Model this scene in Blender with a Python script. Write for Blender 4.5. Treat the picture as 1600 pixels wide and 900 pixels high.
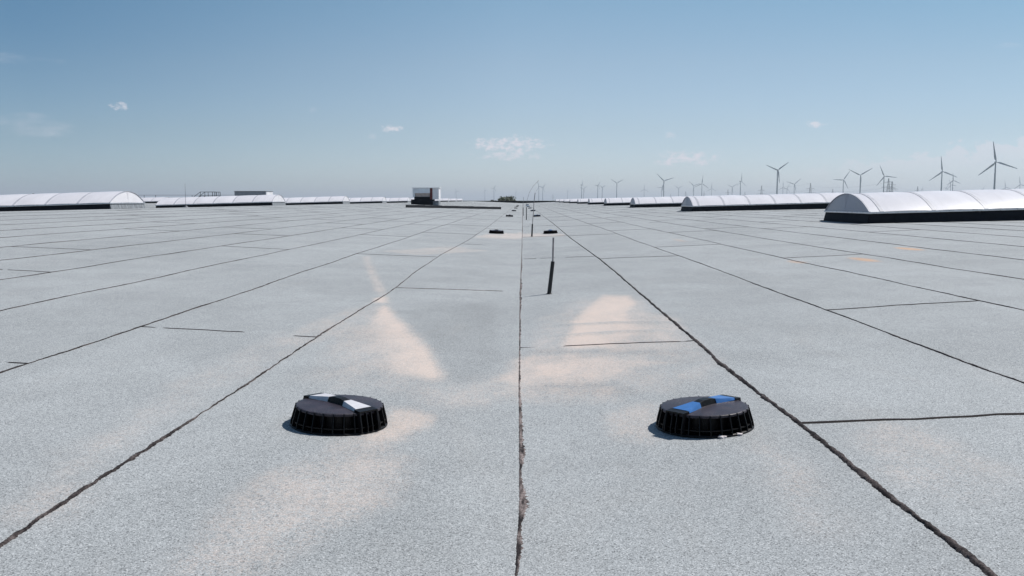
import bpy, bmesh, math, random
import numpy as np
from mathutils import Vector, Matrix
random.seed(7); rng = np.random.default_rng(11)
for o in list(bpy.data.objects): bpy.data.objects.remove(o)
sc = bpy.context.scene
COL = sc.collection
R = math.radians

# ---------------------------------------------------------------- camera, sky, sun, exposure
F = 1400.0; PITCH = math.atan(137.5/F); YAW = math.atan(16/F); H = 0.80
cam_d = bpy.data.cameras.new('camera'); cam = bpy.data.objects.new('camera', cam_d); COL.objects.link(cam)
cam_d.sensor_width = 36; cam_d.lens = F/1600*36; cam_d.clip_start = .05; cam_d.clip_end = 90000
cam.location = (0, 0, H); cam.rotation_euler = (math.pi/2-PITCH, 0, YAW)
sc.camera = cam
SUN_EL, SUN_AZ = 54.0, 28.0        # azimuth measured from +X towards +Y
SKY_STRENGTH, SUN_STRENGTH = 0.12, 4.3
sc.view_settings.view_transform = 'Standard'; sc.view_settings.look = 'None'
sc.view_settings.gamma = 1; sc.view_settings.use_curve_mapping = False
sc.view_settings.exposure = 0.20

def ray(px, py):
    x = px-800; y = F; z = -(py-450)
    c, s = math.cos(PITCH), math.sin(PITCH); y, z = y*c+z*s, z*c-y*s
    c, s = math.cos(YAW), math.sin(YAW)
    return (x*c-y*s, x*s+y*c, z)

# --- node helpers
class NT:
    def __init__(s, nt): s.nt = nt; s.n = nt.nodes; s.l = nt.links
    def node(s, t, **kw):
        nd = s.n.new(t)
        for k, v in kw.items(): setattr(nd, k, v)
        return nd
    def put(s, sock, v):
        if isinstance(v, bpy.types.NodeSocket): s.l.new(v, sock)
        elif isinstance(v, (tuple, list)) and sock.type == 'RGBA' and len(v) == 3: sock.default_value = (*v, 1)
        else: sock.default_value = v
    def m(s, op, a, b=0.0, c=0.0, clamp=False):
        nd = s.node('ShaderNodeMath', operation=op, use_clamp=clamp)
        for i, v in enumerate((a, b, c)): s.put(nd.inputs[i], v)
        return nd.outputs[0]
    def mix(s, f, a, b, mode='MIX'):
        nd = s.node('ShaderNodeMix', data_type='RGBA', blend_type=mode)
        s.put(nd.inputs[0], f); s.put(nd.inputs[6], a); s.put(nd.inputs[7], b)
        return nd.outputs[2]
    def noise(s, vec, scale, detail=2, rough=.5, dist=0):
        nd = s.node('ShaderNodeTexNoise')
        if vec is not None: s.l.new(vec, nd.inputs['Vector'])
        nd.inputs['Scale'].default_value = scale; nd.inputs['Detail'].default_value = detail
        nd.inputs['Roughness'].default_value = rough; nd.inputs['Distortion'].default_value = dist
        return nd.outputs['Fac']
    def mapr(s, v, a, b, c=0.0, d=1.0, smooth=True):
        nd = s.node('ShaderNodeMapRange', interpolation_type='SMOOTHSTEP' if smooth else 'LINEAR')
        for i, x in enumerate((v, a, b, c, d)): s.put(nd.inputs[i], x)
        return nd.outputs[0]
    def ramp(s, f, stops):
        nd = s.node('ShaderNodeValToRGB'); e = nd.color_ramp.elements
        while len(e) < len(stops): e.new(.5)
        for el, (p, c) in zip(e, stops): el.position = p; el.color = (*c, 1)
        s.l.new(f, nd.inputs[0]); return nd.outputs[0]
    def mapping(s, vec, scale=(1, 1, 1), loc=(0, 0, 0)):
        nd = s.node('ShaderNodeMapping'); s.l.new(vec, nd.inputs[0])
        nd.inputs['Scale'].default_value = scale; nd.inputs['Location'].default_value = loc
        return nd.outputs[0]

world = bpy.data.worlds.new('World'); sc.world = world; world.use_nodes = True
w = NT(world.node_tree); w.n.clear()
out = w.node('ShaderNodeOutputWorld'); bg = w.node('ShaderNodeBackground')
sky = w.node('ShaderNodeTexSky', sky_type='NISHITA')
sky.sun_disc = False; sky.sun_elevation = R(SUN_EL); sky.sun_rotation = R(90-SUN_AZ)
sky.altitude = 50; sky.air_density = 1.0; sky.dust_density = .3; sky.ozone_density = 2.5
tc = w.node('ShaderNodeTexCoord').outputs['Generated']
sep = w.node('ShaderNodeSeparateXYZ'); w.l.new(tc, sep.inputs[0])
X_, Y_, Z_ = sep.outputs
yy = w.m('MAXIMUM', Y_, .02)
U = w.m('DIVIDE', X_, yy); V = w.m('DIVIDE', Z_, yy)
comb = w.node('ShaderNodeCombineXYZ'); w.l.new(U, comb.inputs[0]); w.l.new(V, comb.inputs[1])
cn = w.noise(w.mapping(comb.outputs[0], (1, 1.7, 1)), 95, 6, .66)
cn2 = w.noise(w.mapping(comb.outputs[0], (1, 3.2, 1), (4, 2, 0)), 16, 5, .6)
cw = w.noise(w.mapping(comb.outputs[0], (1, 1.6, 1), (9, 1, 0)), 34, 4, .6)
cover = None
# clouds: pixel centre in the photo's frame of 1600x900, half-widths, density -> sky directions
CL = [(188,166,17,8,.9,0),(55,195,100,24,.42,1),(612,200,19,8,.85,0),(582,213,14,5,.35,0),(797,226,72,16,1.0,0),
      (795,243,58,10,.7,0),(1075,248,64,15,.9,0),(1047,212,11,10,.5,0),(1274,194,22,6,.8,0),(30,92,75,12,.3,1),
      (1580,72,40,6,.25,1),(1340,262,90,16,.18,1),(487,172,10,7,.15,0)]
for (px, py, a, b, dens, wisp) in CL:
    d = ray(px, py); u0, v0 = d[0]/d[1], d[2]/d[1]
    du = w.m('MULTIPLY', w.m('SUBTRACT', U, u0), F/a); dv = w.m('MULTIPLY', w.m('SUBTRACT', V, v0), F/b)
    r2 = w.m('ADD', w.m('MULTIPLY', du, du), w.m('MULTIPLY', dv, dv))
    e = w.m('SUBTRACT', w.m('SUBTRACT', 1.55, w.m('MULTIPLY', r2, .50)), w.m('MULTIPLY', cn2 if wisp else cn, 2.35))
    k = w.m('MULTIPLY', w.mapr(e, 0.0, .62 if not wisp else 1.1), dens)
    cover = k if cover is None else w.m('MAXIMUM', cover, k)
# long cumulus bank low on the right: its top edge climbs to the right
edge = w.m('ADD', w.m('MULTIPLY', w.m('SUBTRACT', U, .22), .14), w.m('ADD', .022, w.m('MULTIPLY', w.m('SUBTRACT', cw, .5), .075)))
bank = w.mapr(w.m('SUBTRACT', edge, V), 0.0, .006)
bank = w.m('MULTIPLY', bank, w.mapr(U, .2, .42)); bank = w.m('MULTIPLY', bank, w.mapr(V, .012, .06, .16, .50))
bank = w.m('MULTIPLY', bank, w.mapr(w.m('SUBTRACT', edge, V), .004, .05, 1, .45))
cover = w.m('MAXIMUM', cover, bank)
hs = w.node('ShaderNodeHueSaturation'); w.l.new(sky.outputs[0], hs.inputs['Color'])
hs.inputs['Saturation'].default_value = .80; hs.inputs['Value'].default_value = 1.0
g = lambda c: (c[0]/1.16, c[1]/1.18, c[2]/1.21)
# clear summer air: tint by elevation, and deeper blue on the side away from the sun
grade = w.ramp(w.mapr(V, 0, .25, smooth=False), [(0, g((.76,.87,1.12))), (.12, g((.75,.84,1.04))), (.32, g((.72,.79,.90))), (.6, g((.69,.785,.85))), (.85, g((.60,.775,.84)))])
side = w.ramp(w.mapr(X_, -.47, .45, smooth=False), [(0, (.52,.68,.80)), (.25, (.80,.87,.92)), (.5, (1,1,1)), (1, (.86,.89,.90))])
sidel = w.ramp(w.mapr(X_, -.47, .45, smooth=False), [(0, (.70,.80,.86)), (.25, (.88,.92,.94)), (.5, (1,1,1)), (1, (.90,.92,.95))])
side = w.mix(w.mapr(V, .02, .2), sidel, side)
skyc = w.mix(1.0, w.mix(1.0, hs.outputs[0], grade, 'MULTIPLY'), side, 'MULTIPLY')
final = w.mix(cover, skyc, (5.6, 5.5, 6.0))
w.l.new(final, bg.inputs[0]); bg.inputs[1].default_value = SKY_STRENGTH
w.l.new(bg.outputs[0], out.inputs[0])

sl = bpy.data.lights.new('sun', 'SUN'); so = bpy.data.objects.new('sun', sl); COL.objects.link(so)
sl.energy = SUN_STRENGTH; sl.angle = R(.53); sl.color = (1, .955, .90)
sdir = Vector((math.cos(R(SUN_EL))*math.cos(R(SUN_AZ)), math.cos(R(SUN_EL))*math.sin(R(SUN_AZ)), math.sin(R(SUN_EL))))
so.rotation_euler = sdir.to_track_quat('Z', 'Y').to_euler(); so.location = (30, 20, 60)

# ---------------------------------------------------------------- object helpers
def tag(o, label=None, cat=None, group=None, kind=None):
    for k, v in (('label', label), ('category', cat), ('group', group), ('kind', kind)):
        if v: o[k] = v
    return o
def empty(name, loc, rz=0):
    o = bpy.data.objects.new(name, None); COL.objects.link(o); o.location = loc; o.rotation_euler = (0, 0, rz)
    o.empty_display_size = .1
    return o
def copy_tree(o, parent=None):
    c = o.copy(); COL.objects.link(c); c.parent = parent
    for ch in [x for x in COL.objects if x.parent == o]: copy_tree(ch, c)
    return c
class MB:
    def __init__(s): s.v = []; s.f = []; s.sm = []
    def add(s, vs, fs, smooth=False):
        b = len(s.v); s.v += [tuple(v) for v in vs]
        s.f += [tuple(b+i for i in f) for f in fs]; s.sm += [smooth]*len(fs); return s
    def box(s, x0, x1, y0, y1, z0, z1):
        vs = [(x, y, z) for z in (z0, z1) for y in (y0, y1) for x in (x0, x1)]
        return s.add(vs, [(0,2,3,1),(4,5,7,6),(0,1,5,4),(2,6,7,3),(0,4,6,2),(1,3,7,5)])
    def tube(s, pts, rad, n=8, caps=True):
        pts = [Vector(p) for p in pts]
        if not isinstance(rad, (list, tuple)): rad = [rad]*len(pts)
        vs = []
        for i, p in enumerate(pts):
            t = (pts[min(i+1, len(pts)-1)]-pts[max(i-1, 0)]).normalized()
            a = t.orthogonal().normalized() if i == 0 else (a - t*a.dot(t)).normalized()
            b = t.cross(a)
            for k in range(n):
                th = 2*math.pi*k/n; vs.append(p+(a*math.cos(th)+b*math.sin(th))*rad[i])
        fs = []
        for i in range(len(pts)-1):
            for k in range(n):
                k2 = (k+1) % n; fs.append((i*n+k, i*n+k2, (i+1)*n+k2, (i+1)*n+k))
        s.add(vs, fs, True)
        if caps:
            s.add([vs[k] for k in range(n)], [tuple(reversed(range(n)))]); s.add(vs[-n:], [tuple(range(n))])
        return s
    def lathe(s, prof, n=48, smooth=True):
        vs = [(r*math.cos(2*math.pi*k/n), r*math.sin(2*math.pi*k/n), z) for r, z in prof for k in range(n)]
        fs = [(i*n+k, i*n+(k+1) % n, (i+1)*n+(k+1) % n, (i+1)*n+k) for i in range(len(prof)-1) for k in range(n)]
        return s.add(vs, fs, smooth)
    def xf(s, M):
        s.v = [tuple(M @ Vector(v)) for v in s.v]; return s
    def build(s, name, mat, parent=None, bevel=0, fix=True):
        me = bpy.data.meshes.new(name); me.from_pydata(s.v, [], s.f); me.update()
        me.polygons.foreach_set('use_smooth', s.sm)
        if fix:
            bm = bmesh.new(); bm.from_mesh(me); bmesh.ops.recalc_face_normals(bm, faces=bm.faces); bm.to_mesh(me); bm.free()
        o = bpy.data.objects.new(name, me); COL.objects.link(o); o.parent = parent
        if mat: me.materials.append(mat)
        if bevel:
            b = o.modifiers.new('bevel', 'BEVEL'); b.width = bevel; b.segments = 2; b.limit_method = 'ANGLE'
        return o

def mat(name, base, rough=.6, metal=0, var=.12, scale=20, bump=0, bscale=80, spec=.5, base2=None, nscale=(1, 1, 1)):
    m = bpy.data.materials.new(name); m.use_nodes = True; t = NT(m.node_tree); p = t.n['Principled BSDF']
    co = t.mapping(t.node('ShaderNodeTexCoord').outputs['Object'], nscale)
    n = t.noise(co, scale, 5, .6)
    b2 = base2 or tuple(c*(1-var*2) for c in base)
    t.put(p.inputs['Base Color'], t.mix(t.mapr(n, .35, .65), b2, base))
    p.inputs['Metallic'].default_value = metal; p.inputs['Specular IOR Level'].default_value = spec
    t.put(p.inputs['Roughness'], t.mapr(n, .3, .7, max(.02, rough-.06), rough+.06))
    if bump:
        bp = t.node('ShaderNodeBump'); bp.inputs['Distance'].default_value = bump
        t.l.new(t.noise(co, bscale, 4, .6), bp.inputs['Height']); t.l.new(bp.outputs[0], p.inputs['Normal'])
    return m
M = {}
M['plastic'] = mat('weathered_black_plastic', (.0065, .006, .0075), .45, 0, .2, 30, .0006, 180, spec=.22)
M['lid'] = mat('sun_dulled_black_lid', (.040, .033, .046), .45, 0, .18, 22, .0005, 120, spec=.30, base2=(.027, .023, .031))
t = NT(M['lid'].node_tree); p = t.n['Principled BSDF']; src = p.inputs['Base Color'].links[0].from_socket
co = t.node('ShaderNodeTexCoord').outputs['Object']
dst = t.m('MULTIPLY', t.mapr(t.noise(co, 9, 4, .6), .42, .62), t.mapr(t.noise(co, 170, 5, .75), .50, .68, 0, .75))
scr = t.mapr(t.noise(t.mapping(co, (6, 60, 1)), 6, 4, .6), .66, .74, 0, .35)
t.put(p.inputs['Base Color'], t.mix(t.m('MAXIMUM', dst, scr), src, (.17, .155, .16)))
M['white_mark'] = mat('white_marker_plastic', (.60, .59, .62), .45, 0, .06, 40)
M['blue_mark'] = mat('blue_marker_plastic', (.035, .15, .42), .40, 0, .08, 40)
M['bitumen'] = mat('black_bitumen_felt', (.014, .016, .021), .8, 0, .2, 6, .002, 60, spec=.2)
M['sunlitfelt'] = mat('sunlit_grey_felt', (.25, .27, .29), .9, 0, .25, 3, .003, 90, spec=.2, base2=(.15, .16, .175), nscale=(1, 3, .6))  # felt lightened: sunlight put into the tone of sun-facing ends
M['alu'] = mat('dull_aluminium', (.62, .63, .66), .32, .85, .08, 14)
M['rib'] = mat('grey_glazing_bar', (.50, .50, .54), .5, .0, .1, 10)
M['sleeve'] = mat('black_rubber_sleeve', (.012, .012, .014), .5, 0, .2, 30)
M['rod'] = mat('dull_metal_rod', (.34, .31, .31), .5, .4, .15, 30)
M['dsteel'] = mat('dark_galvanised_steel', (.10, .11, .125), .55, .3, .2, 8)
M['white'] = mat('white_painted_metal', (.74, .73, .75), .45, 0, .05, 3)
M['greypanel'] = mat('light_grey_panel', (.76, .78, .82), .55, 0, .08, 2)
M['tan'] = mat('beige_louvre', (.50, .43, .41), .6, 0, .1, 4)
M['red'] = mat('dark_red_trim', (.11, .018, .016), .5, 0, .1, 4)
M['louvre'] = mat('dark_grey_louvre', (.30, .31, .34), .6, .2, .1, 3)
M['turbine'] = mat('turbine_backlit_grey', (.21, .28, .35), .5, 0, .04, .05)  # paint darkened and blued, backlit shade put into the base colour
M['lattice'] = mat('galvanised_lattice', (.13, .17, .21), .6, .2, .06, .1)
M['scrap'] = mat('crumpled_white_scrap', (.66, .60, .60), .7, 0, .2, 60, .002, 120)
M['bark'] = mat('tree_bark', (.07, .055, .04), .9, 0, .3, 3, .03, 6)
M['wall'] = mat('warehouse_cladding', (.45, .46, .47), .6, 0, .05, .3)
# translucent dome sheet
m = bpy.data.materials.new('opal_dome_sheet'); m.use_nodes = True; t = NT(m.node_tree); p = t.n['Principled BSDF']
co = t.node('ShaderNodeTexCoord').outputs['Object']
n1 = t.noise(t.mapping(co, (1, .25, 1)), 2.2, 5, .6)
t.put(p.inputs['Base Color'], t.mix(t.mapr(n1, .35, .7), (.68, .66, .685), (.75, .73, .755)))
p.inputs['Roughness'].default_value = .33; p.inputs['Specular IOR Level'].default_value = .45
bc = p.inputs['Base Color'].links[0].from_socket
run = t.mapr(t.noise(t.mapping(co, (5, .5, .5)), 1.6, 5, .7), .52, .75, 0, .22)
t.put(p.inputs['Base Color'], t.mix(run, bc, (.50, .49, .48)))
M['dome'] = m
M['shadedpanel'] = mat('shaded_opal_sheet', (.40, .385, .43), .4, 0, .05, 1.2)  # dome sheet darkened, shade of the ends put into its colour

# ---------------------------------------------------------------- the roof
LX0 = 12.5
def profile(x):
    x = np.asarray(x, float)
    kx = [-200, -62, -50, -37.5, -25, -12.5, 0, 7.5, 14.5, 27, 40, 55, 200]
    kz = [.30, .30, .02, .48, .175, .525, 0, .30, .44, .06, .44, .20, .20]
    return np.interp(x, kx, kz)
def sstep(a, b, x):
    t_ = np.clip((x-a)/(b-a), 0, 1); return t_*t_*(3-2*t_)
def ripple(x, y):
    """slow sag, lap wrinkles and blisters of the felt close to the camera"""
    x = np.asarray(x, float); y = np.asarray(y, float)
    f = sstep(5.8, 4.6, np.abs(x))*sstep(13.5, 10, y)*sstep(1.15, 1.5, y)
    z = .0028*np.sin(x*2.3+1.1*np.sin(y*.9))*np.sin(y*1.7+.6) + .0016*np.sin(x*5.1+y*2.2)*np.sin(y*4.1-x*1.3)
    for (yc, x0, x1, a, wd) in ((5.60, .03, 1.05, .0085, .050), (5.20, .03, .92, .0075, .045), (4.50, .1, .8, .005, .05), (3.72, .05, .75, .004, .06),
                                (4.95, -2.0, -1.3, .003, .06), (8.9, -.95, -.1, .006, .07), (9.6, -.95, -.05, .006, .08), (10.5, -.95, -.1, .006, .09)):
        yc_ = yc+.06*np.sin(x*4+yc)
        z = z + a*np.exp(-((y-yc_)/wd)**2)*sstep(x0, x0+.25, x)*sstep(x1, x1-.25, x)
    return z*f
def valley(x, y):
    "the felt sinks very slightly along the gutter line, lap edges of each sheet are a few mm proud"
    return 0
def roofz(x, y): return profile(x)+ripple(x, y)
def at(px, py, h=0):
    d = ray(px, py); z = 0
    for _ in range(60):
        t_ = (z+h-H)/d[2]; z = .5*z+.5*float(profile(d[0]*t_))
    return d[0]*t_, d[1]*t_

ROOF_Y0, ROOF_Y1, ROOF_X0, ROOF_X1 = -16.0, 226.0, -62.0, 55.0
LAND = -12.0
xs = np.concatenate([np.arange(-6, 6.001, .03), np.arange(-62, -6, 1.0), np.arange(6.5, 55.1, .5), [-12.5, 7.5, 14.5, -25, -37.5, -50, 27, 40]])
xs = np.unique(np.round(xs, 3))
ys = [1.1]
while ys[-1] < 14: ys.append(ys[-1]+max(.012, .0048*ys[-1]))
while ys[-1] < ROOF_Y1: ys.append(ys[-1]+.05*ys[-1])
ys[-1] = ROOF_Y1
ys = np.array([ROOF_Y0, -8, -3, 0]+ys)
GX, GY = np.meshgrid(xs, ys)
GZ = roofz(GX, GY)

# --- silt left by standing water: soft outlines traced in roof metres
def poly_sd(P, px, py, ys_=3.0):
    """signed distance (positive inside), y squeezed because the marks are long in y"""
    P = np.array(P, float); P[:, 1] /= ys_; py = py/ys_
    d = np.full(px.shape, 1e9); ins = np.zeros(px.shape, bool)
    n = len(P)
    for i in range(n):
        a, b = P[i], P[(i+1) % n]; e = b-a
        t_ = np.clip(((px-a[0])*e[0]+(py-a[1])*e[1])/(e @ e+1e-12), 0, 1)
        d = np.minimum(d, np.hypot(px-a[0]-t_*e[0], py-a[1]-t_*e[1]))
        c = ((a[1] > py) != (b[1] > py)) & (px < (b[0]-a[0])*(py-a[1])/((b[1]-a[1]) if abs(b[1]-a[1]) > 1e-9 else 1e-9)+a[0])
        ins ^= c
    return np.where(ins, d, -d)
def fbm(x, y, s, oct=4, seed=0):
    r = np.random.default_rng(seed); out = np.zeros(x.shape); amp = 1; tot = 0
    for o in range(oct):
        for _ in range(3):
            th = r.uniform(0, 6.28); ph = r.uniform(0, 6.28); f = s*r.uniform(.8, 1.3)
            ph2 = r.uniform(0, 6.28)
            out += amp*np.sin(f*(x*np.cos(th)+y*np.sin(th))+ph+1.3*np.sin(f*.7*(y*np.cos(th)-x*np.sin(th))+ph2))/3
        tot += amp; amp *= .55; s *= 2.1
    return out/tot
near = (np.abs(GX) < 6.05) & (GY > 1.05) & (GY < 40)
sx, sy = GX[near], GY[near]
wob = fbm(sx, sy, 5, 4, 3); wob2 = fbm(sx, sy, 14, 3, 8)
sand = np.zeros(sx.shape)
def stain(pix, amt, soft_in, soft_out=.01, wobble=.03, grad=None, ysq=3.0):
    global sand
    sd = poly_sd([at(*p) for p in pix], sx, sy, ysq)+wob*wobble+wob2*wobble*.4
    k = sstep(-soft_out, soft_in, sd)*amt
    if grad is not None: k = k*grad(sx, sy)
    sand = np.maximum(sand, k)
# sharp right flank, fading to the left (left triangle)
def flank(p, q, width, side=1):
    a, b = np.array(at(*p)), np.array(at(*q))
    def g(x, y):
        xe = a[0]+(b[0]-a[0])*(y-a[1])/(b[1]-a[1])
        return sstep(width, 0, side*(xe-x))
    return g
stain([(598,470),(612,478),(655,520),(690,560),(704,598),(668,601),(600,590),(540,578),(530,556),(555,515),(580,488)], .92, .08, .008, .015, flank((606,470),(704,600),.46))
stain([(566,402),(576,400),(604,462),(596,470),(588,455)], .30, .03, .03, .01)
stain([(584,466),(606,462),(608,474),(585,474)], .75, .03, .02, .01)
stain([(600,470),(560,480),(500,500),(430,535),(450,545),(560,520)], .18, .06, .06, .05)
# right fan
def fan(x, y):
    a = np.array(at(872, 542)); b = np.array(at(925, 466)); xe = a[0]+(b[0]-a[0])*(y-a[1])/(b[1]-a[1])
    return .30+.70*sstep(.75, .12, x-xe)
stain([(872,542),(893,500),(915,478),(945,462),(985,461),(1000,474),(985,492),(1000,505),(1045,512),(990,528),(960,545),(900,548)], .95, .07, .035, .03, fan)
stain([(872,505),(893,500),(893,520),(862,538),(830,545),(850,525)], .3, .05, .05, .03)
stain([(985,475),(1060,500),(1080,520),(1040,545),(960,552),(940,530)], .38, .06, .06, .04)
stain([(815,552),(900,546),(1000,556),(1075,567),(1010,580),(960,598),(880,606),(800,604),(760,598),(790,575)], .62, .07, .03, .03)
stain([(820,560),(900,556),(950,570),(880,596),(818,598)], .85, .08, .05, .03)
stain([(745,604),(820,596),(960,605),(960,622),(860,626),(760,625)], .34, .06, .05, .04)
stain([(1060,575),(1130,562),(1100,590),(1040,600)], .22, .06, .06, .04)
stain([(560,480),(610,470),(706,600),(640,612),(520,610),(470,590),(500,540)], .22, .16, .05, .06)
stain([(840,500),(900,465),(1000,462),(1080,520),(1120,565),(1060,610),(900,625),(740,615),(800,560)], .20, .16, .06, .06)
# round the covers
stain([(604,636),(650,634),(684,648),(672,668),(640,684),(590,694),(540,690),(596,668)], .62, .05, .02, .03)
stain([(545,684),(610,684),(600,705),(560,712),(520,700)], .3, .05, .05, .04)
stain([(950,650),(1020,634),(1032,668),(1010,690),(960,680)], .32, .06, .05, .05)
stain([(640,610),(760,595),(800,610),(760,640),(680,640)], .20, .06, .06, .05)
# broad pale film in the foreground and up the left side
stain([(560,700),(640,720),(600,790),(500,850),(400,900),(250,900),(300,820),(420,740)], .30, .12, .05, .06, None, 1.6)
stain([(440,520),(470,545),(330,610),(150,730),(60,770),(120,700),(280,600)], .13, .10, .08, .08)
stain([(40,790),(90,760),(140,770),(110,800)], .16, .10, .08, .08)
stain([(1330,640),(1440,660),(1520,720),(1480,760),(1400,740),(1340,690)], .20, .12, .10, .08)
stain([(1190,690),(1250,720),(1300,790),(1260,820),(1200,760)], .16, .12, .10, .08)
stain([(600,392),(700,386),(760,392),(650,398)], .28, .03, .05, .03)
stain([(740,368),(812,364),(880,367),(830,371),(760,372)], .50, .03, .05, .03)
# the wrinkles stay bare where the water ran off them
for (yc, x0, x1, a, wd) in ((5.60, .0, 1.05, .55, .06), (5.20, .0, .92, .5, .06), (4.50, .1, .8, .45, .05)):
    yc_ = yc+.06*np.sin(sx*4+yc)+.03*wob2
    sand *= 1-a*np.exp(-((sy-yc_+.02)/wd)**2)*sstep(x0, x0+.3, sx)
sand = np.clip(sand, 0, 1)
ochre = np.zeros(sx.shape)
for (px, py, a, b, k) in ((1350,405.5,20,4.5,.8), (1420,388.5,17,3.5,.8), (1245,409,16,3,.45), (1058,374.5,9,2.5,.3), (1598,382,12,3,.5)):
    c = at(px, py); ex = at(px+a, py); ey = at(px, py-b)
    q = ((sx-c[0])/(ex[0]-c[0]))**2+((sy-c[1])/(ey[1]-c[1]))**2+.45*wob
    ochre = np.maximum(ochre, k*.7*sstep(1.2, .1, q))
dark = np.zeros(sx.shape)
def damp(pix, amt, s):
    global dark
    dark = np.maximum(dark, amt*sstep(-s, s*1.5, poly_sd([at(*p) for p in pix], sx, sy, 2.0)+wob*.05))
damp([(395,900),(470,845),(560,780),(640,750),(720,790),(740,900)], .55, .08)
damp([(230,760),(400,765),(560,785),(500,800),(380,785)], .4, .04)
damp([(840,560),(620,470),(780,470),(800,580)], .25, .08)
damp([(570,470),(610,480),(700,600),(640,500)], .0, .05)
damp([(830,598),(960,604),(1000,616),(840,612)], .5, .03)
damp([(830,545),(1100,548),(1080,556),(830,553)], .45, .03)
damp([(612,486),(770,470),(790,560),(735,600),(706,596),(660,520)], .45, .05)
def full(a):
    o_ = np.zeros(GX.shape); o_[near] = a; return o_
NX, NY = len(xs), len(ys)
me = bpy.data.meshes.new('roof_felt')
verts = np.stack([GX.ravel(), GY.ravel(), GZ.ravel()], 1)
idx = np.arange(NX*NY).reshape(NY, NX)
quads = np.stack([idx[:-1, :-1].ravel(), idx[:-1, 1:].ravel(), idx[1:, 1:].ravel(), idx[1:, :-1].ravel()], 1)
me.vertices.add(len(verts)); me.vertices.foreach_set('co', verts.ravel())
me.loops.add(quads.size); me.loops.foreach_set('vertex_index', quads.ravel())
me.polygons.add(len(quads)); me.polygons.foreach_set('loop_start', np.arange(0, quads.size, 4)); me.polygons.foreach_set('loop_total', np.full(len(quads), 4))
me.update(calc_edges=True); me.validate(); me.polygons.foreach_set('use_smooth', [True]*len(me.polygons))
for nm, arr in (('silt', full(sand)), ('ochre', full(ochre)), ('damp', full(dark))):
    at_ = me.attributes.new(nm, 'FLOAT', 'POINT'); at_.data.foreach_set('value', arr.ravel().astype(np.float32))

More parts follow.
